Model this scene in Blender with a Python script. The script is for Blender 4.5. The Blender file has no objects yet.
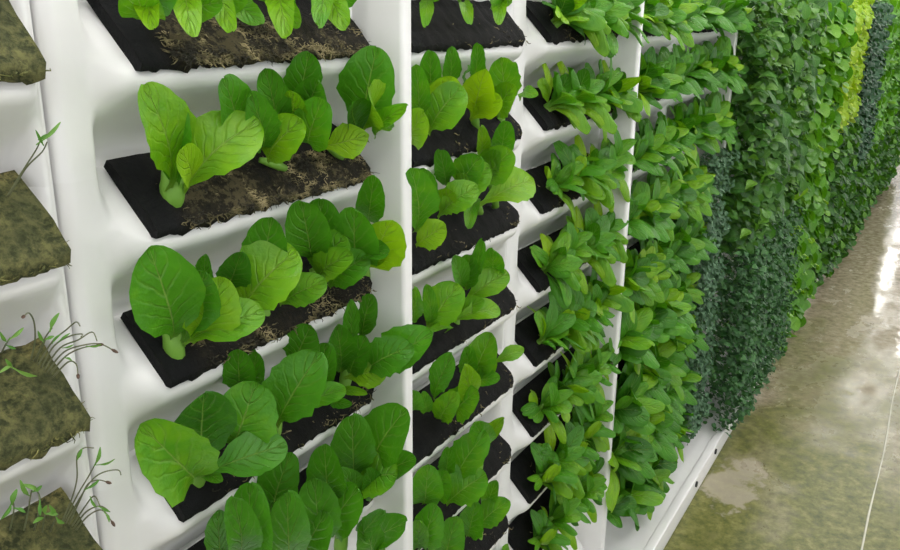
import bpy, bmesh, math, random
from mathutils import Vector, Matrix, noise
R = math.radians
C = bpy.context.scene.collection
rnd = random.Random(11)

# ------------------------------------------------------------------ camera
# wall runs along +X, the aisle is on the -Y side, floor at z = 0
FLOOR = 1.8052
CAM = Vector((-0.5267, -0.7481, -0.1160 + FLOOR))
YAW, PITCH, ROLL, FPX = 0.52423, 0.30174, 0.010135, 859.5
cy, sy, cp, sp = math.cos(YAW), math.sin(YAW), math.cos(PITCH), math.sin(PITCH)
fw = Vector((cp*cy, cp*sy, -sp)); rt0 = Vector((sy, -cy, 0)); up0 = rt0.cross(fw)
rt = math.cos(ROLL)*rt0 + math.sin(ROLL)*up0
up = -math.sin(ROLL)*rt0 + math.cos(ROLL)*up0
cam = bpy.data.cameras.new('camera'); cam.sensor_width = 36; cam.lens = FPX*36/900
cam.clip_start = .02; cam.clip_end = 100
co = bpy.data.objects.new('camera', cam); C.objects.link(co)
co.matrix_world = Matrix(((rt.x, up.x, -fw.x, CAM.x), (rt.y, up.y, -fw.y, CAM.y), (rt.z, up.z, -fw.z, CAM.z), (0, 0, 0, 1)))
bpy.context.scene.camera = co

def at(px, py, y):
    d = fw + rt*((px-450)/FPX) - up*((py-275)/FPX)
    return CAM + d*((y-CAM.y)/d.y)

# ------------------------------------------------------------------ layout
W = 0.5239            # width of one planting panel
S0 = 0.021            # seam between the edge panel and the first full panel
H = 0.18              # height of one tier
RIM = 0.03
def lipz(k): return FLOOR - H*k
def seam(c): return S0 + W*(c-1)      # c = 0 edge panel, 1 first full panel, ...

# ------------------------------------------------------------------ materials
def mat(name):
    m = bpy.data.materials.new(name); m.use_nodes = True
    nt = m.node_tree; nt.nodes.clear()
    out = nt.nodes.new('ShaderNodeOutputMaterial')
    return m, nt, out
def node(nt, t, **kw):
    n = nt.nodes.new(t)
    for k, v in kw.items():
        if k in n.inputs: n.inputs[k].default_value = v
        else: setattr(n, k, v)
    return n
def math_(nt, op, a, b=None, c=None):
    n = nt.nodes.new('ShaderNodeMath'); n.operation = op
    for i, v in enumerate((a, b, c)):
        if v is None: continue
        if isinstance(v, (int, float)): n.inputs[i].default_value = v
        else: nt.links.new(v, n.inputs[i])
    return n.outputs[0]
def ramp(nt, fac, stops, interp='LINEAR'):
    n = nt.nodes.new('ShaderNodeValToRGB'); e = n.color_ramp; e.interpolation = interp
    while len(e.elements) < len(stops): e.elements.new(.5)
    for el, (p, c) in zip(e.elements, stops):
        el.position = p; el.color = (*c, 1) if len(c) == 3 else c
    nt.links.new(fac, n.inputs[0]); return n.outputs[0]
def mixc(nt, fac, a, b, mode='MIX'):
    n = nt.nodes.new('ShaderNodeMix'); n.data_type = 'RGBA'; n.blend_type = mode
    for i, v in ((0, fac), (6, a), (7, b)):
        if isinstance(v, (int, float)): n.inputs[i].default_value = v
        elif isinstance(v, tuple): n.inputs[i].default_value = (*v, 1)
        else: nt.links.new(v, n.inputs[i])
    return n.outputs[2]
def noise_(nt, scale, detail=3, vec=None, rough=.55):
    n = node(nt, 'ShaderNodeTexNoise', Scale=scale, Detail=detail, Roughness=rough)
    if vec is None:
        vec = nt.nodes.new('ShaderNodeTexCoord').outputs['Object']
    nt.links.new(vec, n.inputs['Vector']); return n.outputs[0]
def bump(nt, h, strength, dist=.002):
    n = node(nt, 'ShaderNodeBump', Strength=strength, Distance=dist); nt.links.new(h, n.inputs['Height']); return n.outputs[0]

def leaf_material(name, dark, mid, light, rough=.42, trans=.34, veins=1.0, vein_col=(.42, .62, .16)):
    m, nt, out = mat(name); L = nt.links
    uv = nt.nodes.new('ShaderNodeUVMap'); uv.uv_map = 'UVMap'
    s = nt.nodes.new('ShaderNodeSeparateXYZ'); L.new(uv.outputs[0], s.inputs[0])
    d = math_(nt, 'ABSOLUTE', math_(nt, 'MULTIPLY_ADD', s.outputs[0], 2, -1))
    t = s.outputs[1]
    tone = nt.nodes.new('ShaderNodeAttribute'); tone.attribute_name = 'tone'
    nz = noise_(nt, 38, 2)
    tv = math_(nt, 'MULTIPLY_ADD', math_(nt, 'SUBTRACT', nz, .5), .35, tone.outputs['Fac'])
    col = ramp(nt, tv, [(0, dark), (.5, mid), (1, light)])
    # midrib, wide and pale at the base, thin at the tip
    wd = math_(nt, 'MULTIPLY_ADD', t, -.055, .075)
    mid_m = math_(nt, 'SUBTRACT', 1, math_(nt, 'DIVIDE', d, wd)); mid_m.node.use_clamp = True
    # side veins
    v = math_(nt, 'ADD', math_(nt, 'MULTIPLY_ADD', d, -2.4, math_(nt, 'MULTIPLY', t, 8)), math_(nt, 'MULTIPLY', nz, .9))
    tri = math_(nt, 'ABSOLUTE', math_(nt, 'SUBTRACT', math_(nt, 'FRACT', v), .5))
    side = math_(nt, 'SUBTRACT', 1, math_(nt, 'DIVIDE', tri, .16)); side.node.use_clamp = True
    side = math_(nt, 'MULTIPLY', side, math_(nt, 'SUBTRACT', 1, d))
    vm = math_(nt, 'MULTIPLY', math_(nt, 'MAXIMUM', math_(nt, 'MULTIPLY', mid_m, .62), math_(nt, 'MULTIPLY', side, .20)), veins)
    col = mixc(nt, vm, col, vein_col)
    # the leaf stalk is paler than the blade
    base = math_(nt, 'SUBTRACT', 1, math_(nt, 'DIVIDE', t, .20)); base.node.use_clamp = True
    col = mixc(nt, math_(nt, 'MULTIPLY', base, .5*veins), col, (.30, .48, .10))
    hb = math_(nt, 'ADD', math_(nt, 'MULTIPLY', math_(nt, 'MAXIMUM', side, mid_m), -.8), math_(nt, 'MULTIPLY', noise_(nt, 110, 2), .8))
    bn = bump(nt, hb, .9*veins, .0022)
    p = node(nt, 'ShaderNodeBsdfPrincipled', Roughness=rough)
    p.inputs['Specular IOR Level'].default_value = .42
    L.new(col, p.inputs['Base Color']); L.new(bn, p.inputs['Normal'])
    tr = nt.nodes.new('ShaderNodeBsdfTranslucent')
    L.new(mixc(nt, 1.0, col, (1.0, 1.0, .35), 'MULTIPLY'), tr.inputs[0]); L.new(bn, tr.inputs['Normal'])
    mx = node(nt, 'ShaderNodeMixShader', Fac=trans)
    L.new(p.outputs[0], mx.inputs[1]); L.new(tr.outputs[0], mx.inputs[2]); L.new(mx.outputs[0], out.inputs[0])
    return m

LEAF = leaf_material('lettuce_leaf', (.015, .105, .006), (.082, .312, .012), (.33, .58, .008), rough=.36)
STEM = leaf_material('lettuce_stem', (.12, .34, .03), (.22, .46, .06), (.36, .60, .12), veins=0, trans=.2)
BASIL = leaf_material('basil_leaf', (.020, .085, .016), (.072, .225, .032), (.17, .38, .045), veins=.6, rough=.4)
CRESS = leaf_material('cress_leaf', (.012, .058, .016), (.040, .145, .036), (.085, .23, .060), veins=.3, trans=.25)
GREYHERB = leaf_material('grey_herb_leaf', (.035, .095, .045), (.085, .19, .095), (.20, .36, .21), veins=.3, trans=.25)
CHARD = leaf_material('dark_leaf', (.016, .080, .012), (.045, .170, .018), (.14, .35, .03), veins=.6)
LIME = leaf_material('lime_leaf', (.16, .34, .01), (.30, .50, .015), (.52, .66, .03), veins=.5)
BLUE = leaf_material('blue_green_leaf', (.010, .048, .020), (.025, .095, .040), (.070, .18, .080), veins=.3, trans=.2)
GREEN = leaf_material('green_leaf', (.04, .17, .010), (.12, .36, .02), (.32, .56, .03), veins=.6)
SPROUT = leaf_material('seedling_leaf', (.04, .14, .02), (.10, .28, .04), (.26, .46, .10), veins=0)

m, nt, out = mat('white_plastic')
p = node(nt, 'ShaderNodeBsdfPrincipled', Roughness=.38)
nt.links.new(ramp(nt, noise_(nt, 6, 4), [(.3, (.80, .79, .78)), (.7, (.86, .855, .85))]), p.inputs['Base Color'])
nt.links.new(bump(nt, noise_(nt, 25, 3), .12, .004), p.inputs['Normal'])
nt.links.new(p.outputs[0], out.inputs[0]); WHITE = m

m, nt, out = mat('black_growing_felt')
p = node(nt, 'ShaderNodeBsdfPrincipled', Roughness=.85); p.inputs['Specular IOR Level'].default_value = .25
n1 = noise_(nt, 120, 5, rough=.7); n2 = noise_(nt, 14, 3)
at_ = nt.nodes.new('ShaderNodeAttribute'); at_.attribute_name = 'tone'
msk = math_(nt, 'MULTIPLY', math_(nt, 'MULTIPLY', n2, n1), math_(nt, 'MULTIPLY', at_.outputs['Fac'], 3.4))
nt.links.new(ramp(nt, msk, [(.0, (.005, .0055, .006)), (.55, (.009, .008, .006)), (.85, (.026, .022, .012)), (1.0, (.09, .075, .038))]), p.inputs['Base Color'])
nt.links.new(bump(nt, n1, .9, .006), p.inputs['Normal'])
nt.links.new(p.outputs[0], out.inputs[0]); FELT = m

m, nt, out = mat('mossy_growing_felt')
p = node(nt, 'ShaderNodeBsdfPrincipled', Roughness=.9)
n1 = noise_(nt, 90, 5, rough=.7); n2 = noise_(nt, 16, 3)
c1 = ramp(nt, n2, [(.32, (.085, .090, .030)), (.5, (.17, .165, .055)), (.68, (.34, .29, .10))])
n3 = ramp(nt, n1, [(.40, (0, 0, 0)), (.62, (1, 1, 1))])
nt.links.new(mixc(nt, n3, (.028, .036, .008), c1), p.inputs['Base Color'])
nt.links.new(bump(nt, n1, .9, .006), p.inputs['Normal'])
nt.links.new(p.outputs[0], out.inputs[0]); MOSS = m

def plain(name, stops, scale, rough):
    m, nt, out = mat(name)
    p = node(nt, 'ShaderNodeBsdfPrincipled', Roughness=rough)
    nt.links.new(ramp(nt, noise_(nt, scale, 3), stops), p.inputs['Base Color'])
    nt.links.new(p.outputs[0], out.inputs[0]); return m
ROOT = plain('tan_roots', [(.40, (.022, .020, .010)), (.52, (.15, .125, .055)), (.68, (.46, .38, .20))], 34, .8)
MOSSROOT = plain('mossy_roots', [(.36, (.035, .045, .010)), (.52, (.13, .14, .04)), (.68, (.32, .28, .09))], 60, .85)
SEEDSTEM = plain('seedling_stem', [(.3, (.10, .13, .055)), (.6, (.15, .15, .08)), (.8, (.16, .24, .10))], 50, .6)
SEEDHUSK = plain('seed_husk', [(.3, (.05, .03, .02)), (.7, (.14, .08, .05))], 90, .7)
GREYM = plain('grey_painted_metal', [(.3, (.5, .5, .5)), (.7, (.6, .6, .6))], 8, .45)
JOINTGLINT = plain('joint_glint_bead', [(.3, (.55, .53, .44)), (.7, (.68, .66, .56))], 12, .22)  # pale and glossy, stands in for lamp glints along the wet joint
DARKHOLE = plain('black_rubber', [(.3, (.01, .01, .01)), (.7, (.03, .03, .03))], 30, .6)

PATCH = (2.46, -.25)     # pale patch on the floor
# wet concrete with green algae
m, nt, out = mat('wet_concrete')
p = node(nt, 'ShaderNodeBsdfPrincipled')
tc = nt.nodes.new('ShaderNodeTexCoord').outputs['Object']
mp = node(nt, 'ShaderNodeMapping'); mp.inputs['Scale'].default_value = (.75, 1.5, 1); nt.links.new(tc, mp.inputs[0])
big = noise_(nt, 1.9, 6, mp.outputs[0], .62); fine = noise_(nt, 24, 6, tc, .7); mid_ = noise_(nt, 6, 5, tc, .65)
conc = ramp(nt, fine, [(.36, (.21, .175, .105)), (.52, (.35, .30, .205)), (.68, (.50, .45, .35))])
alg = ramp(nt, fine, [(.34, (.055, .066, .008)), (.52, (.145, .150, .030)), (.70, (.27, .255, .09))])
sx = nt.nodes.new('ShaderNodeSeparateXYZ'); nt.links.new(tc, sx.inputs[0])
near = math_(nt, 'MULTIPLY_ADD', sx.outputs[0], -.17, .90)
am = math_(nt, 'ADD', math_(nt, 'MULTIPLY_ADD', big, 1.0, -.55), math_(nt, 'MULTIPLY_ADD', mid_, .5, -.25))
am = math_(nt, 'ADD', am, math_(nt, 'MINIMUM', near, .6))
am = ramp(nt, am, [(.10, (0, 0, 0)), (.42, (1, 1, 1))])
col = mixc(nt, am, conc, alg)
dirt = ramp(nt, math_(nt, 'MULTIPLY', mid_, noise_(nt, 3.1, 5, tc)), [(.33, (0, 0, 0)), (.40, (1, 1, 1))])
col = mixc(nt, math_(nt, 'MULTIPLY', dirt, .6), col, (.13, .13, .04))
px_ = math_(nt, 'DIVIDE', math_(nt, 'SUBTRACT', sx.outputs[0], PATCH[0]), .22)
py_ = math_(nt, 'DIVIDE', math_(nt, 'SUBTRACT', sx.outputs[1], PATCH[1]), .10)
pr = math_(nt, 'ADD', math_(nt, 'ADD', math_(nt, 'MULTIPLY', px_, px_), math_(nt, 'MULTIPLY', py_, py_)), math_(nt, 'MULTIPLY_ADD', mid_, 6.5, -3.25))
pm = ramp(nt, pr, [(.55, (1, 1, 1)), (.95, (0, 0, 0))])
col = mixc(nt, math_(nt, 'MULTIPLY', pm, .6), col, (.48, .42, .34))
nt.links.new(col, p.inputs['Base Color'])
wet = noise_(nt, 3.2, 6, mp.outputs[0], .65)
wr = ramp(nt, wet, [(.40, (.04, .04, .04)), (.52, (.12, .12, .12)), (.64, (.34, .34, .34))])
nt.links.new(mixc(nt, math_(nt, 'MULTIPLY', am, .85), wr, (.46, .46, .46)), p.inputs['Roughness'])
nt.links.new(bump(nt, math_(nt, 'ADD', mid_, math_(nt, 'MULTIPLY', fine, .10)), .14, .010), p.inputs['Normal'])
nt.links.new(p.outputs[0], out.inputs[0]); CONC = m

m, nt, out = mat('lamp_tube')
e = node(nt, 'ShaderNodeEmission', Strength=25.0); e.inputs[0].default_value = (1, .985, .95, 1)
nt.links.new(e.outputs[0], out.inputs[0]); LAMP = m

# ------------------------------------------------------------------ object helpers
def link(name, me, parent=None, loc=None):
    o = bpy.data.objects.new(name, me); C.objects.link(o)
    if loc is not None: o.location = loc
    if parent is not None: o.parent = parent
    return o
def thing(name, label, cat, loc, group=None):
    o = bpy.data.objects.new(name, None); o.empty_display_size = .03; C.objects.link(o)
    o.location = loc; tag(o, label, cat, group); return o
def tag(o, label, cat, group=None):
    o['label'] = label; o['category'] = cat
    if group: o['group'] = group
def struct(o): o['kind'] = 'structure'; return o

class MB:
    """collects vertices / faces / uvs / tone into one mesh"""
    def __init__(s): s.v = []; s.f = []; s.uv = []; s.tone = []
    def grid(s, pts, nu, nv, uvs=None, tone=0.5, closed=False):
        b = len(s.v); s.v += pts; s.tone += ([tone]*len(pts) if not isinstance(tone, list) else tone)
        s.uv += (uvs if uvs else [(.5, .5)]*len(pts))
        for j in range(nv-1):
            for i in range(nu if closed else nu-1):
                i2 = (i+1) % nu
                s.f.append((b+j*nu+i, b+j*nu+i2, b+(j+1)*nu+i2, b+(j+1)*nu+i))
        return b
    def tube(s, path, radii, n=6, tone=.5):
        pts = []
        for i, q in enumerate(path):
            d = (path[min(i+1, len(path)-1)] - path[max(i-1, 0)]).normalized()
            a = d.orthogonal().normalized() if i == 0 else (pa - d*pa.dot(d)).normalized()
            pa = a; b = d.cross(a)
            for j in range(n):
                th = 2*math.pi*j/n
                pts.append(q + (a*math.cos(th) + b*math.sin(th))*radii[i])
        b0 = s.grid(pts, n, len(path), None, tone, True)
        e = b0 + n*(len(path)-1)
        s.f.append(tuple(reversed(range(b0, b0+n)))); s.f.append(tuple(range(e, e+n)))
    def box(s, x0, x1, y0, y1, z0, z1):
        b = len(s.v)
        s.v += [Vector(q) for q in ((x0, y0, z0), (x1, y0, z0), (x1, y1, z0), (x0, y1, z0), (x0, y0, z1), (x1, y0, z1), (x1, y1, z1), (x0, y1, z1))]
        s.tone += [.5]*8; s.uv += [(.5, .5)]*8
        for q in ((3, 2, 1, 0), (4, 5, 6, 7), (0, 1, 5, 4), (1, 2, 6, 5), (2, 3, 7, 6), (3, 0, 4, 7)): s.f.append(tuple(b+i for i in q))
    def mesh(s, name, material, smooth=True, origin=None):
        me = bpy.data.meshes.new(name)
        vs = [tuple(q - origin) if origin is not None else tuple(q) for q in s.v]
        me.from_pydata(vs, [], s.f); me.materials.append(material)
        ul = me.uv_layers.new(name='UVMap')
        for l in me.loops: ul.data[l.index].uv = s.uv[l.vertex_index]
        a = me.attributes.new('tone', 'FLOAT', 'POINT'); a.data.foreach_set('value', s.tone)
        if smooth: me.polygons.foreach_set('use_smooth', [True]*len(me.polygons))
        me.update(); return me

def smooth(a, b, x):
    t = max(0., min(1., (x-a)/(b-a))); return t*t*(3-2*t)

def bevel_box(name, x0, x1, y0, y1, z0, z1, material, parent=None, bev=.006, seg=3):
    b = MB(); b.box(x0, x1, y0, y1, z0, z1)
    o = link(name, b.mesh(name, material, False), parent)
    md = o.modifiers.new('bevel', 'BEVEL'); md.width = bev; md.segments = seg; md.limit_method = 'ANGLE'
    o.data.polygons.foreach_set('use_smooth', [True]*len(o.data.polygons))
    return o

# ------------------------------------------------------------------ leaves
def leaf(mb, B, T, width, N, bulge=.1, cup=.15, droop=0., ruffle=.03, point=.45, shape=1.3, pet=.13, nu=8, nv=13, tone=.5, jag=.08, rng=rnd, roll_edge=0., twist=0.):
    """one leaf blade from B (stalk) to T (tip); N = side the upper face looks to"""
    ax = T - B; L = ax.length; d = ax.normalized()
    N = (N - d*N.dot(d)).normalized(); X = d.cross(N)
    ph = rng.uniform(0, 6.3); ph2 = rng.uniform(0, 6.3); fr = rng.uniform(9, 14)
    pts, uvs, tn = [], [], []
    for j in range(nv):
        t = 1-(1-j/(nv-1))**1.7
        tt = min(.999, max(.001, t))
        sb = max(0., (tt-.07)/.93)
        prof = max(0., math.sin(math.pi*sb**shape))**point * (.42 + .58*smooth(0, .58, sb))
        w = max(prof, pet*(1-t*.5) if t < .5 else 0) * width*.5
        if t > .995: w = width*.03
        w *= 1 + jag*math.sin(t*46+ph)*(1-t)*(t > .12)
        tw = twist*t
        Xt = X*math.cos(tw) + N*math.sin(tw); Nt = N*math.cos(tw) - X*math.sin(tw)
        c = B + d*(L*t) + N*(bulge*L*math.sin(math.pi*min(1, t*1.03))*1.0 - droop*L*max(0., t-.35)**2*2.4)
        for i in range(nu+1):
            u = i/nu*2-1
            a = abs(u)
            z = cup*(1-.8*t**3)*w*2*(a**1.6) + ruffle*L*(a**2.2)*math.sin(fr*t + ph + (1.9 if u > 0 else 0)) - roll_edge*w*a**3*1.4
            xx = u*w*(1 - roll_edge*.35*a*a)
            pts.append(c + Xt*xx + Nt*z); uvs.append((u*.5+.5, t))
            tn.append(tone)
    mb.grid(pts, nu+1, nv, uvs, tn)

def toward_cam(P): return (CAM - P).normalized()

def rotv(v, axis, deg): return Matrix.Rotation(R(deg), 3, axis) @ v

# ------------------------------------------------------------------ moulded panels
PROF = [(.067, .082), (.058, .060), (.040, .039), (.012, .011), (.003, .002), (-.004, -.003), (-.012, -.005), (-.020, -.003), (-.027, .003),
        (-.036, .015), (-.050, .033), (-.070, .056), (-.090, .074), (-.102, .081), (-.113, .082)]
US = [0, .004, .010, .020, .032, .040, .0445, .0475, .050, .053, .056, .059, .062, .067, .073, .080, .088, .10, .16, .24, .32, .40, .46, .480, .488, .496, .502, .508, .514, .5205, .5235]
def shell_y(u, py):
    q = smooth(.012, .050, py)             # recesses have a crisp edge, lips fair softly into the rim
    t = smooth(.040 + .006*q, .086 - .026*q, u) * (1 - smooth(.486 + .008*q, .514 - .004*q, u))
    y = RIM + t*(py-RIM)
    if u < .012: y += .024*(1-u/.012)**2
    if u > .5195: y += .010
    return y
def tier_mesh(name, prof):
    b = MB(); pts = [Vector((u, shell_y(u, py), pz)) for pz, py in prof for u in US]
    b.grid(pts, len(US), len(prof)); return b.mesh(name, WHITE)
TIER = tier_mesh('planting_pocket', PROF)
foot_prof = [(-.113+.18, .066), (.040, .039), (.012, .011), (.003, .002), (-.004, -.003), (-.012, -.005), (-.020, -.003), (-.028, .003), (-.045, .018), (-.07, .030), (-.1, .034)]
foot_prof[0] = (.067, .082)
FOOT = tier_mesh('planting_pocket_foot', foot_prof)

NCOL = 20
PANEL_NAME = {0: 'white moulded planting panel cut off by the left edge of the photo',
              1: 'widest white planting panel in view, between the long seam and the first post',
              2: 'white planting panel just right of the first white post',
              3: 'white planting panel just left of the second white post',
              4: 'white planting panel just right of the second white post, crowded with bright lettuce',
              5: 'white planting panel left of the third post, with low grey herbs below'}
BANDS = {6: 'dark herbs beyond the third post', 7: 'dark herbs beside the light lettuce band', 8: 'light green lettuce band past the dark herbs',
         9: 'far side of the light green lettuce band', 10: 'lime yellow band', 11: 'far side of the lime yellow band',
         12: 'blue-green band', 13: 'far side of the blue-green band', 14: 'far green band', 15: 'middle of the far green band', 16: 'end of the far green band',
         17: 'dark foliage past the far green band', 18: 'farthest dark foliage but one', 19: 'farthest dark foliage at the right edge'}
for c in range(NCOL):
    x = seam(c)
    lab = PANEL_NAME.get(c) or ('white planting panel hidden under the ' + BANDS[c])
    t = thing('planting_panel', lab, 'planter', (x, 0, 0), 'moulded planting panels along the wall')
    for k in range(-2, 10):
        link('planting_pocket', FOOT if k == 9 else TIER, t, (0, 0, lipz(k)))

# posts every second joint
POSTN = ['first white upright post, nearest, right of the widest planting panel', 'second white upright post from the left, between two lettuce panels',
         'third white upright post, thin, between grey herbs and dark herbs']
for i in range(9):
    xc = S0 + W + 2*W*i
    ln = POSTN[i] if i < 3 else 'white post buried in foliage before the ' + BANDS[min(19, 2*i+2)]
    o = bevel_box('upright_post', xc-.0155, xc+.0120, -.056, .095, .091, 2.37, WHITE, None, .007, 4)
    tag(o, ln, 'post', 'white posts between the panels')

# base plinth: ledge under the panels
t = thing('base_plinth', 'low white ledge running along the floor under the panels', 'plinth', (4.5, -.02, 0))
body = bevel_box('ledge_body', -.75-4.5, 10.55-4.5, -.15+.02, .115+.02, 0, .086, WHITE, t, .006, 3)
o = bevel_box('ledge_lip', -.75-4.5, 10.55-4.5, -.156+.02, -.125+.02, .080, .0915, WHITE, t, .004, 3)
for xx in (2.30, 2.58, 4.27):
    b = MB(); b.tube([Vector((xx-4.5, -.1285, .052)), Vector((xx-4.5, -.135, .052))], [.011, .011], 14)
    link('drain_plug', b.mesh('drain_plug', DARKHOLE), body)['label'] = 'dark drain plug on the ledge front'

# ------------------------------------------------------------------ growing mats
MX0, MX1 = .083, .500
def mat_mesh(name, material, roots, seed, thick=.016, x0=MX0, x1=MX1, rag=.004, hang=0.0, lump=1.0, rnd_end=1.):
    rg = random.Random(seed); nu = 64
    # cross-section loop (y, z): front lower edge -> face -> back top -> underside
    loop = [(.004, -.002-hang), (-.009, -.003-hang), (-.0125, .006), (-.004, .018), (.010, .032), (.024, .046), (.038, .060), (.050, .072), (.060, .078), (.066, .070), (.045, .047), (.024, .025)]
    sc = thick/.016
    pts, tn = [], []
    b = MB()
    nl = len(loop)
    for i in range(nu+1):
        u = i/nu; x = x0 + (x1-x0)*u
        e = 1 - smooth(0.955, 1.0, u)*.55*rnd_end      # the right end is rounded off
        for j, (yy, zz) in enumerate(loop):
            off = Vector((-.7, .7)) * (thick-.016) if 1 <= j <= 8 else Vector((0, 0))
            y_, z_ = yy + off.x, zz + off.y
            cyy, czz = .024, .032
            y_ = cyy + (y_-cyy)*(.55 + .45*e); z_ = czz + (z_-czz)*(.55 + .45*e)
            nz = noise.noise(Vector((x*60+seed, y_*60, z_*60)))*.0035 + noise.noise(Vector((x*19+seed, y_*25, z_*25)))*.004
            ed = (1 if j in (0, 1) else 0)*(noise.noise(Vector((x*45+seed*3, 0, seed)))*rag*1.7 + noise.noise(Vector((x*140, seed, 0)))*rag)
            nz += noise.noise(Vector((x*150+seed, y_*150, z_*150)))*.0016*(lump > 1.5)
            k = smooth(0, .09, u); nz *= lump
            pts.append(Vector((x, y_ - .7*nz*k, z_ + .7*nz*k + ed*k - abs(ed)*.4*k)))
            lower = 1.0 if j <= 4 else max(0., 1-(j-4)*.22)
            tn.append(roots * lower * smooth(.05, .17, u))
    b.grid(pts, nl, nu+1, None, tn, True)
    b.f.append(tuple(range(nl))); b.f.append(tuple(reversed(range(nl*nu, nl*nu+nl))))
    return b.mesh(name, material)
def root_mesh(name, material, count, seed, x0=MX0+.05, x1=MX1-.015, long_=.022):
    rg = random.Random(seed); b = MB()
    centers = [rg.uniform(x0, x1) for _ in range(max(3, count//12))]
    for n in range(count):
        x = rg.gauss(rg.choice(centers), .012) if rg.random() < .7 else rg.uniform(x0, x1)
        x = min(x1, max(x0, x)); s = rg.random()**1.2*.75
        P = Vector((x, -.013 + .060*s, .002 + .062*s)) + Vector((0, -.0022, .002))
        a = rg.uniform(-2.2, 2.2)
        t1 = Vector((1, 0, 0)); t2 = Vector((0, -.70, -.70))
        path = [P]; L = rg.uniform(.35, 1)*long_
        for q in range(4):
            a += rg.gauss(0, .7)
            P = P + (t1*math.sin(a) + t2*math.cos(a)*.7)*(L/4) + Vector((0, -1, 1))*rg.gauss(0, .0007)
            P.z = max(P.z, -.010); P.y = max(P.y, -.019)
            path.append(P.copy())
        r = rg.uniform(.0005, .0012)
        b.tube(path, [r, r, r*.8, r*.6, r*.3], 4)
    return b.mesh(name, material)

ORD = ['', 'first', 'second', 'third', 'fourth', 'fifth', 'sixth', 'seventh', 'eighth', 'ninth']
COLN = {0: 'panel at the left edge', 1: 'widest panel', 2: 'panel right of first post', 3: 'panel left of second post',
        4: 'panel right of second post', 5: 'panel left of third post'}
matcache = {}
def place_mat(c, k):
    if c == 0: key = ('moss', k % 4)
    elif c == 1: key = ('felt', k)
    else: key = ('soil', k % 3 + (3 if c == 3 else 0))
    if key not in matcache:
        if key[0] == 'moss':
            matcache[key] = (mat_mesh('mat_body', MOSS, 0, 40+k*7, .026, x1=.492, rag=.005, hang=.006, lump=1.8, rnd_end=0.), root_mesh('root_tangle', MOSSROOT, 1300, 90+k, x0=MX0))
        elif key[0] == 'felt':
            rr = {1: 1.0, 2: 1.0, 3: .75, 4: .35, 5: .3}[k]; cnt = {1: 2300, 2: 2100, 3: 800, 4: 200, 5: 90}[k]
            matcache[key] = (mat_mesh('mat_body', FELT, rr, 11+k*5), root_mesh('root_tangle', ROOT, cnt, 20+k))
        else:
            matcache[key] = (mat_mesh('mat_body', FELT, .30 if key[1] < 3 else .5, 60+key[1]*3, rag=.0035, lump=1.3), root_mesh('root_tangle', ROOT, 60 if key[1] < 3 else 150, 70+key[1]))
    a, b = matcache[key]
    look = {0: 'mossy olive brown growing mat', 1: 'black growing mat with tan roots' if k < 4 else 'black growing mat with few roots', 2: 'crumbly black growing mat', 3: 'black growing mat', 4: 'black growing mat', 5: 'black growing mat'}[c]
    t = thing('growing_mat', '%s in %s visible tier, %s' % (look, ORD[k], COLN[c]), 'growing mat', (seam(c), 0, lipz(k)), 'growing mats in the pockets')
    link('mat_body', a, t); r = link('root_tangle', b, t); r['label'] = 'tan root threads' if c else 'brown mossy threads'; r['kind'] = 'stuff'
for c, n in ((0, 4), (1, 5), (2, 8), (3, 8), (4, 9), (5, 9)):
    for k in range(1, n+1): place_mat(c, k)

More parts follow.
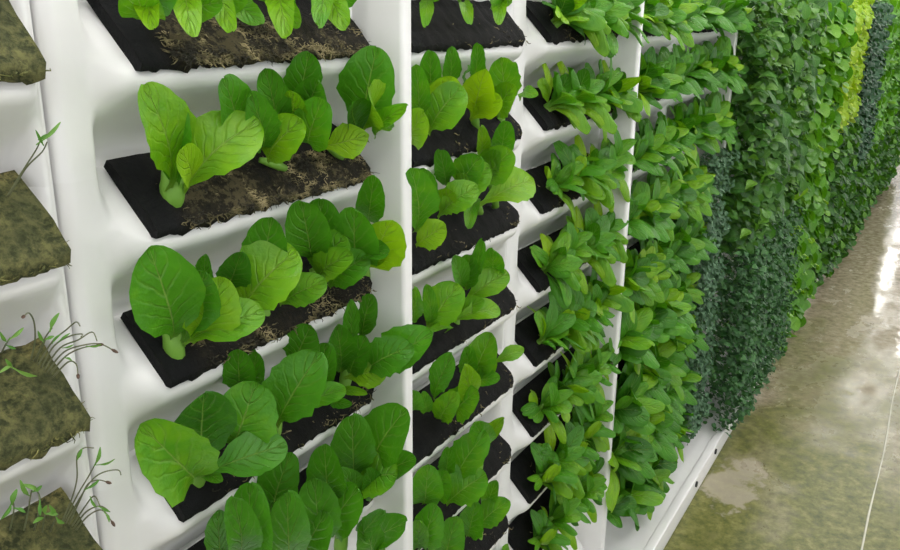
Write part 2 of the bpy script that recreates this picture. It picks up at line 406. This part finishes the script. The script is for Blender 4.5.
# ------------------------------------------------------------------ lettuces drawn leaf by leaf on the two nearest panels
# leaf: (base x, y, tip x, y, width, tone, roll, bulge, opts) in photo pixels, listed front to back
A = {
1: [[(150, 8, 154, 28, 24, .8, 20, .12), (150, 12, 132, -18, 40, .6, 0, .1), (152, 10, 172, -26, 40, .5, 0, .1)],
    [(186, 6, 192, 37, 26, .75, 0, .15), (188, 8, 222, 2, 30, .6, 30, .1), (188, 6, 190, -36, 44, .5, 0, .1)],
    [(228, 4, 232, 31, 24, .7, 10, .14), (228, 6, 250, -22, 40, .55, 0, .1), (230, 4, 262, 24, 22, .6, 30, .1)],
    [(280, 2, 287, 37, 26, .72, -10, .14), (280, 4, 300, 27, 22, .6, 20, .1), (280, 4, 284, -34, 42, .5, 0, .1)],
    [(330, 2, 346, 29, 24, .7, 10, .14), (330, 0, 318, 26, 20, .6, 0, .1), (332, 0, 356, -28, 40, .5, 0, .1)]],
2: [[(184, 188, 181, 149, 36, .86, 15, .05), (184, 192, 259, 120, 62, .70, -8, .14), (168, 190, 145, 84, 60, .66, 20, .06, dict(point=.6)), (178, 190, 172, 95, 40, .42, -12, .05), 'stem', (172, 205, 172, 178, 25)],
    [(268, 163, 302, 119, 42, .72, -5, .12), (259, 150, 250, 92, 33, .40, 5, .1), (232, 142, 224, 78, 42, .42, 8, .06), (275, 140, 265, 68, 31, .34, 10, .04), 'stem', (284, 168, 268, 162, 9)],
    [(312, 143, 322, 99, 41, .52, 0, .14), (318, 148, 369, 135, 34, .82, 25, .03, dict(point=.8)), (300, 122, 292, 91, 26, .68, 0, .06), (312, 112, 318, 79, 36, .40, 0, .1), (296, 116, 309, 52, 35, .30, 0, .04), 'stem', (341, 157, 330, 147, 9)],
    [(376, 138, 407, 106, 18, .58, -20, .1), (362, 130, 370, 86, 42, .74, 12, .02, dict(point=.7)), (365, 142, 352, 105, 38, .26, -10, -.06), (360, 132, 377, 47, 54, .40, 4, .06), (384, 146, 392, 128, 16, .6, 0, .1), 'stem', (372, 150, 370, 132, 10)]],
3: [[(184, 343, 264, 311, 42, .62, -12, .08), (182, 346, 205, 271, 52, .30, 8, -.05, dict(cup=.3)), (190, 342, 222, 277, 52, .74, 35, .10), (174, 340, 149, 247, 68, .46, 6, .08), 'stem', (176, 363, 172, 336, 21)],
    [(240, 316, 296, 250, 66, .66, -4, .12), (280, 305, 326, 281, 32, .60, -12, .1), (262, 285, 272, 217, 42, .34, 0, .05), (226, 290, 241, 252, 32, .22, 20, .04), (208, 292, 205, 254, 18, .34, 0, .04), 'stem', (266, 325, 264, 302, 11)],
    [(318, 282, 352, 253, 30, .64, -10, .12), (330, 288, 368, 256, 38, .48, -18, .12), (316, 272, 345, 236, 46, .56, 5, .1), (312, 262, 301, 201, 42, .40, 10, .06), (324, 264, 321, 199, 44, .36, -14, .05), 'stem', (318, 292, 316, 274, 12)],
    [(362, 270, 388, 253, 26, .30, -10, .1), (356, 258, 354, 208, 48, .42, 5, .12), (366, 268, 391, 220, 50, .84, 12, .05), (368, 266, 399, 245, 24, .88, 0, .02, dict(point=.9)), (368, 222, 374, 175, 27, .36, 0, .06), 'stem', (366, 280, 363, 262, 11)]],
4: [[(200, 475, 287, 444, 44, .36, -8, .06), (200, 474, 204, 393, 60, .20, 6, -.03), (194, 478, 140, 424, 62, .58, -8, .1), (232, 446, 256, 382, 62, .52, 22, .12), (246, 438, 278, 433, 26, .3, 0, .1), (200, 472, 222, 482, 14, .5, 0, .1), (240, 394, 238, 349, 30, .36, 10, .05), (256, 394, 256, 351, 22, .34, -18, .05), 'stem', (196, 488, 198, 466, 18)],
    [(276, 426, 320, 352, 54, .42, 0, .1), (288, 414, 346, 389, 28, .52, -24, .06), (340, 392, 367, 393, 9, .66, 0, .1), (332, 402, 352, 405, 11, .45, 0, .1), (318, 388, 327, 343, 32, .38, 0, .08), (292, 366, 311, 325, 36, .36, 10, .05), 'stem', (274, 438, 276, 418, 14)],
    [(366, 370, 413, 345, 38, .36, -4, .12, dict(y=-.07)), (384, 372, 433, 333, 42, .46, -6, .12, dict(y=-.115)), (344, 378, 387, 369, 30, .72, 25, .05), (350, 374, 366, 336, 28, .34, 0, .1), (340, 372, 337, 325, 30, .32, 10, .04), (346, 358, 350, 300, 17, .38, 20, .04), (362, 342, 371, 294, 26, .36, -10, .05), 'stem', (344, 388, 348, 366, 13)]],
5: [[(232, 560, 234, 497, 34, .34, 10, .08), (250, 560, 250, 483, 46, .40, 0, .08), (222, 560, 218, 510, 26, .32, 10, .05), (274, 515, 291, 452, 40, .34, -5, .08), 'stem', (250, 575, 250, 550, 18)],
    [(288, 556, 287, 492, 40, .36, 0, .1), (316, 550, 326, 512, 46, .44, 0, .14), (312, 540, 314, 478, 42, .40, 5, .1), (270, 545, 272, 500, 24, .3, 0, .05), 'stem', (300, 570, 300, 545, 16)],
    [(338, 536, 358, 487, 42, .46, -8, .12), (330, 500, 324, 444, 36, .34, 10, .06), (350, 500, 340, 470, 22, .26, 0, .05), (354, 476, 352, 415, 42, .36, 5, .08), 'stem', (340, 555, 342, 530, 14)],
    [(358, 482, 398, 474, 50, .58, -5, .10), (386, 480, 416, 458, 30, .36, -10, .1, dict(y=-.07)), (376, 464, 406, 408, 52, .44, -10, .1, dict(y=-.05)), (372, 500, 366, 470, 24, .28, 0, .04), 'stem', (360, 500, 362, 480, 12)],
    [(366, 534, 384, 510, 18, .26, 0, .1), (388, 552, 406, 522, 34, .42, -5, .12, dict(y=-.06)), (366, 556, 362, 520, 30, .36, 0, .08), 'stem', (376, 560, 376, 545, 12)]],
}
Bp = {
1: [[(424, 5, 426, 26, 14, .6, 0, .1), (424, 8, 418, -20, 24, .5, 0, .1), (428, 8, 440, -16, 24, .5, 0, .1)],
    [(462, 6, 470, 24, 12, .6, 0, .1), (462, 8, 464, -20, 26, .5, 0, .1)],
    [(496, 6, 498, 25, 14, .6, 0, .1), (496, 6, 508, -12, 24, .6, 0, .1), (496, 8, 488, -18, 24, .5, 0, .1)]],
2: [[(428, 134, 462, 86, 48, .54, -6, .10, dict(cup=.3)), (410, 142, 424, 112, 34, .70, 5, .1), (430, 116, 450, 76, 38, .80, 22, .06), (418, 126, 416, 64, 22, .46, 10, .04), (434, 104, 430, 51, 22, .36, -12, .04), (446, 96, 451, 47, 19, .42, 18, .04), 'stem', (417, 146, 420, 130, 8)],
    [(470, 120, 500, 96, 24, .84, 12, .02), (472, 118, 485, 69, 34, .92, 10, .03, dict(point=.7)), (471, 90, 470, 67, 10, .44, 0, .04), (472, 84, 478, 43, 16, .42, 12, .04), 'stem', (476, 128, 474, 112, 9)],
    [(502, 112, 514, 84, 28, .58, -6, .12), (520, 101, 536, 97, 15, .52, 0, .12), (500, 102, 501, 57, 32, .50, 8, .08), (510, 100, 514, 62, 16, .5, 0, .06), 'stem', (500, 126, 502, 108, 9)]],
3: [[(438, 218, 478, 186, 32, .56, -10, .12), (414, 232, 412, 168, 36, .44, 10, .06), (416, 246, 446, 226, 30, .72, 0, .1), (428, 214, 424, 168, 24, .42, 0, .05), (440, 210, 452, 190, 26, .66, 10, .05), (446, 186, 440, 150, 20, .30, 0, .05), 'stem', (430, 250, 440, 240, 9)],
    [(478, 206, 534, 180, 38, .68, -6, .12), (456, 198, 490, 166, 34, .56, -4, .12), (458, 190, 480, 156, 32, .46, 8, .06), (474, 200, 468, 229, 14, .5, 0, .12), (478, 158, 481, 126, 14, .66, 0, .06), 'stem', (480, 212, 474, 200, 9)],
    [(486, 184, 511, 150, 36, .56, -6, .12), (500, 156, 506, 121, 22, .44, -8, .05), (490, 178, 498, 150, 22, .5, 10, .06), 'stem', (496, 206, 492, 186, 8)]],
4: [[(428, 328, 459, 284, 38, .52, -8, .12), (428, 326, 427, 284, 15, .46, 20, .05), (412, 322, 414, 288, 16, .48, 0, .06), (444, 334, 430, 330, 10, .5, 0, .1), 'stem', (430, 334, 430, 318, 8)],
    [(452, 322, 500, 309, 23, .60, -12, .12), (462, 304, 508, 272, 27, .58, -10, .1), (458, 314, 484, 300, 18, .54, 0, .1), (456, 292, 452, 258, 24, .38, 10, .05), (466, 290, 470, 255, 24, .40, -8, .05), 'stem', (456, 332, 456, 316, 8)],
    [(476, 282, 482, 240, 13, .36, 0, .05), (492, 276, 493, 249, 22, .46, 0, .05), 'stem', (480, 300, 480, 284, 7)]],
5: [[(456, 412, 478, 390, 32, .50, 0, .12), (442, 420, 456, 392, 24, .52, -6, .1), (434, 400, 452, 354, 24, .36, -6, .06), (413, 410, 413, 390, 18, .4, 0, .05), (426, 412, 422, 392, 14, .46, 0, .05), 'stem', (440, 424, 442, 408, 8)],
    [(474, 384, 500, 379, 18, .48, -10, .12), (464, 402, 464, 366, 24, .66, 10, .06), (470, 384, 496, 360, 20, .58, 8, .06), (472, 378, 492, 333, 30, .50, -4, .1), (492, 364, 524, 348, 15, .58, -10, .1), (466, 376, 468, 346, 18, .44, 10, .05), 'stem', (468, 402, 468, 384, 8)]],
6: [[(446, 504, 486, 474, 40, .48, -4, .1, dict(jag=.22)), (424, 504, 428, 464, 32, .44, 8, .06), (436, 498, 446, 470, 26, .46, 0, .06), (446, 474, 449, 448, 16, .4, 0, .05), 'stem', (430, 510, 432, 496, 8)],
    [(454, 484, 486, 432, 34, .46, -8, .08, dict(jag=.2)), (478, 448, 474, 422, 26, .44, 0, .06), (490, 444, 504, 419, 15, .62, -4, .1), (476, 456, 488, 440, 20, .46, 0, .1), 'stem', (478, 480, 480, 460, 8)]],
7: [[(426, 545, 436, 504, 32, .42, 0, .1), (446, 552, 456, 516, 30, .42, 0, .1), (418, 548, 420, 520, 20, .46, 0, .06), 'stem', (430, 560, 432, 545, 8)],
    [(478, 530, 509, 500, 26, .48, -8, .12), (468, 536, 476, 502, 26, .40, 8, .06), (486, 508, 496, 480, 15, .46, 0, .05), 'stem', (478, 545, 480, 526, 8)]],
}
def drawn_lettuce(leaves, label, group, yb=-.004, yt=-.078, step=.009):
    stem = None
    if 'stem' in leaves:
        i = leaves.index('stem'); stem = leaves[i+1]; leaves = leaves[:i]
    base = at(stem[0], stem[1], yb) if stem else at(leaves[0][0], leaves[0][1], yb)
    t = thing('lettuce', label, 'lettuce', base, group)
    if stem:
        P0 = at(stem[0], stem[1], .012); P1 = at(stem[2], stem[3], .010)
        w = stem[4]*(P0-CAM).dot(fw)/FPX*.5
        b = MB(); P0i = P0 + Vector((0, .008, -.003))
        b.tube([P0i, P0, P0.lerp(P1, .35), P0.lerp(P1, .7), P1, P1 + (P1-P0)*.3 + Vector((0, .006, 0))], [w*.5, w*.85, w*1.0, w*.98, w*.9, w*.6], 12, .5)
        link('stem', b.mesh('stem', STEM, True, base), t)
    for i, lf in enumerate(leaves):
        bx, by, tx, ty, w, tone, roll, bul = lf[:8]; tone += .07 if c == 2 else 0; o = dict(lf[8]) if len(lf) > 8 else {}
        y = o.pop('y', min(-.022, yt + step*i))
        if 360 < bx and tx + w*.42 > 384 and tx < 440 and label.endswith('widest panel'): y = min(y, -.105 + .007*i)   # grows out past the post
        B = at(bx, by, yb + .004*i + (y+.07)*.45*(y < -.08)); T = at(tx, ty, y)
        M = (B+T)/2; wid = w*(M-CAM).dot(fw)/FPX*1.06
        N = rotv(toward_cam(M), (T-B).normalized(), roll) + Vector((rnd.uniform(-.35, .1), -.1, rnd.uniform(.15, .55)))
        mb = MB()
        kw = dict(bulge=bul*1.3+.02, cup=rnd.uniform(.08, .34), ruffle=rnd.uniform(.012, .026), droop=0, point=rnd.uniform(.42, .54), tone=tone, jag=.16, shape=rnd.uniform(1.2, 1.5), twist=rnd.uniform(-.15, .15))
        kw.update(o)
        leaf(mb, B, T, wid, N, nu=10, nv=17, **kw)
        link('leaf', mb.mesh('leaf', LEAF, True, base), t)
for dct, c in ((A, 1), (Bp, 2)):
    for k, plants in dct.items():
        for i, pl in enumerate(plants):
            lab = '%s lettuce from left, %s visible tier, %s' % (ORD[i+1], ORD[k], COLN[c])
            if c == 1: drawn_lettuce(pl, lab, 'lettuces on the widest panel')
            else: drawn_lettuce(pl, lab, 'lettuces right of the first post', yb=-.004, yt=-.072, step=.008)

# ------------------------------------------------------------------ grown lettuces (own meshes, shared by copies)
G = Vector((.06, -.62, .78)).normalized(); E1 = G.orthogonal().normalized(); E2 = G.cross(E1)
def grown(seed, n, length, width, spread, droop, roll_edge, tone, material, name='foliage', point=.42, nu=6, nv=11, tubes=0, G=Vector((.06, -.62, .78)).normalized()):
    E1 = G.orthogonal().normalized(); E2 = G.cross(E1); rg = random.Random(seed); mb = MB(); k = 0; tries = 0
    while k < n and tries < 200:
        tries += 1
        ph = 2.399*k + rg.uniform(-.5, .5) + seed + tries*.3
        th = R(spread)*((k+.6)/n)**.7*rg.uniform(.8, 1.15)
        d = G*math.cos(th) + (E1*math.cos(ph) + E2*math.sin(ph))*math.sin(th)
        if d.y > .12: continue
        L = length*rg.uniform(.72, 1.15); w = width*rg.uniform(.75, 1.2)
        B = Vector((rg.uniform(-.006, .006), .0, 0)) + d*.004; T = B + d*L
        T.z -= droop*L*max(0, th-.3)*rg.uniform(.3, 1)
        N = G - d*G.dot(d)
        if N.length < .15: N = Vector((rg.uniform(-1, 1), -.2, .6))
        N = N + Vector((-.35, -.5, .35)) + Vector((rg.gauss(0, .35), rg.gauss(0, .35), rg.gauss(0, .25)))
        leaf(mb, B, T, w, N, bulge=rg.uniform(.04, .14), cup=rg.uniform(.05, .25), droop=rg.uniform(.05, .35), ruffle=rg.uniform(.01, .03), point=point*rg.uniform(.9, 1.4), nu=nu, nv=nv,
             tone=max(0, min(1, tone + rg.gauss(0, .16))), rng=rg, roll_edge=roll_edge*rg.random(), twist=rg.uniform(-.3, .3))
        k += 1
    for q in range(tubes):
        d = Vector((rg.uniform(-.05, .45), -1, rg.uniform(-.25, .35))).normalized(); L = rg.uniform(.085, .12)
        leaf(mb, Vector((0, -.002, 0)), Vector((0, -.002, 0)) + d*L, rg.uniform(.028, .036), Vector((rg.uniform(-.3, .3), -.1, 1)), bulge=rg.uniform(.14, .22), cup=0, droop=rg.uniform(.1, .3), ruffle=.006,
             point=.42, nu=6, nv=11, tone=rg.uniform(.5, .72), rng=rg, roll_edge=rg.uniform(1.2, 1.9), pet=.3)
    return mb.mesh(name, material)
def stem_small(seed):
    rg = random.Random(seed); b = MB()
    b.tube([Vector((0, .024, -.012)), Vector((0, .004, 0)), G*.014, G*.028], [.006, .0075, .006, .003], 8)
    return b.mesh('stem', STEM)
OUT1 = Vector((.12, -.74, .66)).normalized(); OUT2 = Vector((.02, -.80, .60)).normalized()
NARROW = [(grown(200+i, 12, .100, .045, 66, .22, .7, .54, LEAF, point=.42, G=OUT1, tubes=i % 3), stem_small(i)) for i in range(7)]
ROUNDL = [(grown(300+i, 12, .088, .046, 70, .2, .45, .52, LEAF, point=.46), stem_small(i)) for i in range(7)]
THICK = [(grown(400+i, 13, .108, .050, 52, .08, .6, .48, LEAF, point=.40, G=OUT2), stem_small(i)) for i in range(7)]
def on_mat(c, k, u, s=.45):
    """a point on the sloping face of a mat"""
    return Vector((seam(c)+u, -.0125+.060*s, lipz(k)+.006+.064*s))
def grown_lettuce(c, k, u, src, label, group, sc, s=.45):
    P = on_mat(c, k, u, s)
    t = thing('lettuce', label, 'lettuce', P, group)
    t.scale = (sc,)*3; t.rotation_euler = (rnd.uniform(-.15, .15), rnd.uniform(-.12, .12), rnd.uniform(-.35, .35))
    link('foliage', src[0], t); link('stem', src[1], t)
def row_of(c, k, n, bank, group, sc=1., u0=.125, u1=.475):
    for i in range(n):
        u = u0 + (u1-u0)*i/(n-1) + rnd.uniform(-.012, .012)
        lab = '%s lettuce from left, %s visible tier, %s' % (ORD[i+1], ORD[k], COLN[c])
        grown_lettuce(c, k, u, rnd.choice(bank), lab, group, sc*rnd.uniform(.9, 1.12), rnd.uniform(.3, .55))
for k in range(1, 9): row_of(3, k, 5, NARROW, 'lettuces left of the second post', 1.0, .15, .48)
for k in range(1, 10): row_of(4, k, 6, THICK, 'lettuces right of the second post', (.92 if k < 4 else 1.0) if k < 6 else 1.3, .10, .48)
for k in range(4, 10): row_of(5, k, 3, THICK, 'lettuces left of the third post', 1.1, .05, .22)
for k in range(1, 4): row_of(5, k, 6, THICK, 'lettuces left of the third post', 1.08, .06, .50)
row_of(2, 8, 4, ROUNDL, 'lettuces right of the first post')

# ------------------------------------------------------------------ dense herbs further along the wall
def clump(seed, n, length, width, prot, material, tone, z0=-.075, z1=.125, x0=.0, x1=W, point=.4, nu=2, nv=5, hang=.3, spread=.05):
    rg = random.Random(seed); mb = MB()
    for i in range(n):
        x = rg.uniform(x0, x1); z = rg.uniform(z0, z1)
        rr = rg.random()**.45
        bulge = math.sin(math.pi*min(1, max(0, (z-z0)/(z1-z0))))*.12 + .88
        y = .03 - (prot*bulge+.03)*rr + noise.noise(Vector((x*14, z*14, seed)))*spread*.6
        d = Vector((rg.gauss(0, .55), -rg.uniform(.3, 1.), rg.gauss(.15-hang, .5))).normalized()
        N = Vector((rg.gauss(-.2, .45), -.55+rg.gauss(0, .35), .75))
        L = length*rg.uniform(.6, 1.25)
        T = Vector((x, y, z)); B = T - d*L
        leaf(mb, B, T, width*rg.uniform(.7, 1.25), N, bulge=rg.uniform(.05, .15), cup=rg.uniform(0, .25), droop=rg.uniform(0, .3), ruffle=.01, point=point, nu=nu, nv=nv,
             tone=max(0, min(1, tone+rg.gauss(0, .22))), rng=rg, jag=0)
    return mb.mesh('foliage', material)
def fine_stems(seed, n, prot):
    rg = random.Random(seed); b = MB()
    for i in range(n):
        x = rg.uniform(.03, W-.03); s = rg.random()
        P = Vector((x, -.006+.055*s, .012+.06*s)); Q = P + Vector((rg.gauss(0, .02), -prot*rg.uniform(.4, .8), rg.uniform(-.02, .05)))
        b.tube([P + Vector((0, .01, -.01)), P.lerp(Q, .5) + Vector((0, 0, .01)), Q], [.0018, .0014, .001], 4)
    return b.mesh('stems', STEM)
KIND = {
 'grey': [clump(500+i, 700, .024, .014, .105, GREYHERB, .45, -.03, .125, x0=.25, nu=2, nv=4) for i in range(3)],
 'basil': [clump(510+i, 270, .058, .042, .20, BASIL, .48, -.08, .12, nu=4, nv=6, spread=.15) for i in range(3)],
 'cress': [clump(520+i, 760, .026, .019, .235, CRESS, .45, -.095, .12, nu=2, nv=4) for i in range(3)],
 'light': [clump(530+i, 80, .135, .082, .235, GREEN, .42, -.10, .12, nu=4, nv=8) for i in range(3)],
 'dark': [clump(540+i, 190, .068, .050, .26, CHARD, .42, -.10, .12, nu=4, nv=6) for i in range(3)],
 'lime': [clump(550+i, 240, .055, .044, .21, LIME, .5, nu=3, nv=5) for i in range(2)],
 'blue': [clump(560+i, 260, .055, .034, .23, BLUE, .45, nu=3, nv=5) for i in range(2)],
 'green': [clump(570+i, 120, .095, .06, .25, GREEN, .4, nu=3, nv=6) for i in range(2)],
}
STEMS = fine_stems(5, 60, .07)
WORD = {'grey': 'low grey-green herb clump', 'basil': 'dark round-leaved herb clump', 'cress': 'fine dark green herb clump', 'light': 'light green leafy clump', 'dark': 'dark green leafy clump',
        'lime': 'lime yellow leafy clump', 'blue': 'blue-green leafy clump', 'green': 'bright green leafy clump'}
def kind_at(c, k):
    if c == 5: return 'grey' if k >= 4 else None
    if c in (6, 7): return 'basil' if k <= 5 else 'cress'
    if c in (8, 9): return 'light'
    if c in (10, 11): return 'lime' if k <= 4 else 'dark'
    if c in (12, 13): return 'blue' if k <= 6 else 'dark'
    if c in (14, 15, 16): return 'green' if k <= 6 else 'dark'
    return 'dark'
SHORT = {5: 'left of the third post', 6: 'first column past the third post', 7: 'second column past the third post', 8: 'near column of the light band', 9: 'far column of the light band',
         10: 'near column of the lime band', 11: 'far column of the lime band', 12: 'near column of the blue-green band', 13: 'far column of the blue-green band',
         14: 'near column of far green band', 15: 'middle column of far green band', 16: 'far column of far green band', 17: 'first column past far green band', 18: 'next to last column', 19: 'last column at right'}
for c in range(5, NCOL):
    for k in range(1, 10):
        kd = kind_at(c, k)
        if not kd: continue
        lab = '%s, %s visible tier, %s' % (WORD[kd], ORD[k], SHORT[c])
        t = thing('herb_clump' if kd in ('grey', 'basil', 'cress') else 'leafy_clump', lab, 'plants', (seam(c), 0, lipz(k)), 'herb clumps further along the wall')
        sc = 1.0
        if c >= 12: sc = 1.12
        if c >= 16: sc = 1.3
        t.scale = (1, sc, 1)
        link('foliage', rnd.choice(KIND[kd]), t)
        if c < 8: link('stems', STEMS, t)['kind'] = 'stuff'

# ------------------------------------------------------------------ seedlings on the edge panel
def seedling(pts, y0, y1, leaves, label, husk=False, r=.0009):
    n = len(pts); P = [at(px, py, y0+(y1-y0)*i/(n-1)) for i, (px, py) in enumerate(pts)]
    # smooth the path
    Q = []
    for i in range(n-1):
        a, b, c_, d = P[max(i-1, 0)], P[i], P[i+1], P[min(i+2, n-1)]
        for j in range(5):
            t = j/5
            Q.append(.5*((2*b) + (c_-a)*t + (2*a-5*b+4*c_-d)*t*t + (3*b-a-3*c_+d)*t**3))
    Q.append(P[-1]); base = P[0].copy()
    t = thing('seedling', label, 'seedling', base, 'seedlings on the mossy mats')
    b = MB(); b.tube(Q, [r*(1.1-.5*i/len(Q)) for i in range(len(Q))], 6)
    st = link('stem', b.mesh('stem', SEEDSTEM, True, base), t)
    for (bx, by, tx, ty, w, tone) in leaves:
        B = at(bx, by, y1); T = at(tx, ty, y1-.006); mb = MB(); M = (B+T)/2
        leaf(mb, B, T, .62*w*(M-CAM).dot(fw)/FPX, rotv(toward_cam(M), (T-B).normalized(), rnd.uniform(-40, 40)), bulge=.1, cup=.2, droop=.1, ruffle=.01, point=.6, shape=.9, pet=.3, nu=4, nv=8, tone=tone, jag=0)
        link('leaf', mb.mesh('leaf', SPROUT, True, base), t)
    if husk:
        e = Q[-1]; d = (Q[-1]-Q[-3]).normalized(); b = MB()
        b.tube([e - d*.002, e + d*.001, e + d*.004, e + d*.006], [.0006, .0017, .0015, .0004], 7)
        link('seed_husk', b.mesh('seed_husk', SEEDHUSK, True, base), st)
SD = [
 # tier 2
 ([(7, 197), (22, 172), (36, 150), (40, 141)], [(36, 145, 62, 122, 7, .7), (38, 140, 48, 134, 5, .5)], False, 'long thin seedling leaning right on the mossy mat second from top'),
 ([(9, 196), (26, 168), (42, 152), (47, 142)], [(44, 146, 36, 131, 5, .5)], False, 'shorter seedling crossing the long one on the second mossy mat'),
 # tier 3
 ([(31, 360), (35, 340), (34, 322), (29, 313), (24, 316)], [], True, 'hooked upright seedling at the left of the tuft on the third mossy mat'),
 ([(36, 362), (44, 340), (52, 328)], [(50, 332, 58, 313, 9, .7)], False, 'seedling with a pointed green leaf in the tuft on the third mossy mat'),
 ([(38, 365), (52, 342), (66, 330), (76, 322), (80, 326)], [(52, 344, 60, 334, 5, .5)], False, 'seedling with arched tip over the seam on the third mossy mat'),
 ([(41, 368), (54, 346), (70, 336), (82, 334), (81, 337)], [(58, 342, 70, 333, 4, .5)], False, 'short arching seedling in the middle of the third mossy tuft'),
 ([(44, 370), (60, 348), (78, 340), (92, 332), (97, 341)], [(62, 348, 74, 345, 4, .55)], False, 'seedling arching highest across the seam on the third mossy mat'),
 ([(47, 372), (64, 352), (84, 345), (100, 344), (113, 350)], [(86, 346, 102, 345, 5, .6)], True, 'longest seedling reaching across the white rim on the third mossy mat'),
 ([(50, 374), (66, 356), (82, 348), (98, 345)], [(64, 358, 72, 360, 5, .6)], True, 'low seedling below the longest one on the third mossy mat'),
 ([(53, 377), (68, 362), (76, 364), (78, 375)], [], True, 'seedling with a brown husk hanging beside the seam'),
 ([(34, 361), (42, 348), (46, 338)], [(44, 342, 38, 332, 6, .6), (45, 340, 54, 336, 6, .6)], False, 'short leafy seedling at the back of the third mossy tuft'),
 ([(2, 352), (6, 344), (10, 338)], [(8, 340, 24, 328, 7, .8), (7, 342, 0, 333, 6, .6), (6, 345, 16, 349, 5, .4)], False, 'leafy seedling at the left edge on the third mossy mat'),
 ([(12, 372), (12, 366), (11, 364)], [(10, 366, 38, 378, 7, .85), (12, 365, 0, 372, 6, .8), (12, 366, 6, 360, 6, .6)], False, 'flat bright green seedling lying on the third mossy mat'),
 # tier 4
 ([(62, 522), (72, 498), (77, 478), (77, 456), (84, 448), (94, 448)], [(77, 460, 82, 449, 6, .6)], False, 'tallest seedling with bent top beside the seam on the fourth mossy mat'),
 ([(64, 522), (78, 494), (90, 474), (96, 462)], [(94, 466, 101, 448, 7, .65), (94, 465, 116, 460, 5, .6)], False, 'seedling with two leaves crossing the seam on the fourth mossy mat'),
 ([(66, 523), (80, 498), (92, 480), (104, 472), (118, 470), (121, 475)], [], False, 'seedling arching far right over the rim on the fourth mossy mat'),
 ([(69, 524), (80, 500), (88, 484), (98, 480), (107, 482)], [(84, 490, 100, 480, 6, .5)], True, 'seedling with narrow level leaf on the fourth mossy mat'),
 ([(72, 526), (84, 508), (94, 496), (100, 506)], [(90, 496, 96, 508, 5, .55)], False, 'short bent seedling low on the fourth mossy mat'),
 ([(74, 528), (86, 512), (100, 506), (110, 512)], [(98, 506, 110, 512, 5, .5)], False, 'low seedling arching right on the fourth mossy mat'),
 ([(76, 530), (88, 516), (102, 510), (112, 522)], [(104, 512, 110, 522, 6, .7)], True, 'seedling ending in a dark husk at bottom right of the fourth mossy mat'),
 ([(10, 530), (14, 510), (12, 498)], [(12, 505, 16, 490, 10, .6), (12, 500, 2, 520, 8, .5), (13, 508, 26, 512, 7, .5)], False, 'bushy seedling at the left edge on the fourth mossy mat'),
 ([(24, 530), (28, 512), (32, 490), (38, 492), (40, 505)], [(30, 496, 20, 482, 8, .7), (32, 492, 42, 486, 7, .6)], False, 'seedling with drooping top left of centre on the fourth mossy mat'),
 ([(34, 530), (38, 516), (40, 498), (34, 486)], [(38, 492, 24, 484, 8, .75), (40, 500, 40, 516, 6, .5)], False, 'seedling leaning left with broad leaf on the fourth mossy mat'),
 ([(42, 532), (44, 520), (46, 510)], [(45, 514, 58, 514, 8, .7), (45, 514, 46, 506, 8, .7), (44, 518, 34, 522, 8, .6)], False, 'low broad-leaved seedling in the middle of the fourth mossy mat'),
 ([(50, 532), (54, 522), (58, 514)], [(56, 517, 64, 524, 8, .6), (56, 516, 50, 506, 7, .6)], False, 'low seedling just left of the long stems on the fourth mossy mat'),
]
for pts, lv, hk, lab in SD: seedling(pts, -.004, -.05, lv, lab, hk)

# ------------------------------------------------------------------ room
b = MB(); b.box(-2.5, 22, -3.2, .13, -.12, 0); o = struct(link('floor', b.mesh('floor', CONC, False)))
b = MB()  # bead added on the floor joint to give its bright glint line
path = [Vector((-1.5+i*.25, -.712 + .004*math.sin(i*1.3), -.0005)) for i in range(60)]
b.tube(path, [.0035 + .001*math.sin(i*2.1) for i in range(60)], 8); o = struct(link('trim_1', b.mesh('trim_1', JOINTGLINT)))
o['label'] = 'thin glossy bead added along the floor joint for a bright glint line'
b = MB(); b.box(-2.5, 22, .12, .22, 0, 3.2); struct(link('wall_left', b.mesh('wall_left', GREYM, False)))
b = MB(); b.box(-2.5, 22, -3.2, .22, 3.2, 3.3); struct(link('ceiling', b.mesh('ceiling', GREYM, False)))

# strip lamps on the ceiling, two rows along the aisle
def strip(x0, x1, y, wd, z, label):
    t = thing('strip_lamp', label, 'lamp', ((x0+x1)/2, y, z), 'ceiling strip lamps')
    l = (x1-x0)/2
    bevel_box('lamp_body', -l, l, -wd*.8, wd*.8, .0, 3.2-z, GREYM, t, .008, 2)
    b = MB(); b.tube([Vector((-l+.03, 0, -.004)), Vector((l-.03, 0, -.004))], [wd*.5, wd*.5], 12); link('lamp_tube', b.mesh('lamp_tube', LAMP), t)
nm = 0
for y, wd, word in ((-.10, .07, 'over the plants'), (-.64, .05, 'over the aisle'), (-1.7, .10, 'over the far side of the aisle')):
    for i in range(8):
        x = -1.9 + i*2.9
        strip(x, x+2.5, y, wd, 3.08, 'white ceiling strip lamp %s, %s along the row' % (word, ORD[i+1]))

w = bpy.data.worlds.new('hall'); bpy.context.scene.world = w; w.use_nodes = True
bg = w.node_tree.nodes['Background']; bg.inputs[0].default_value = (.985, .99, 1, 1); bg.inputs[1].default_value = 1.1

sc = bpy.context.scene
sc.view_settings.view_transform = 'Standard'; sc.view_settings.look = 'None'; sc.view_settings.gamma = 1
sc.view_settings.use_curve_mapping = False; sc.view_settings.exposure = 0.0
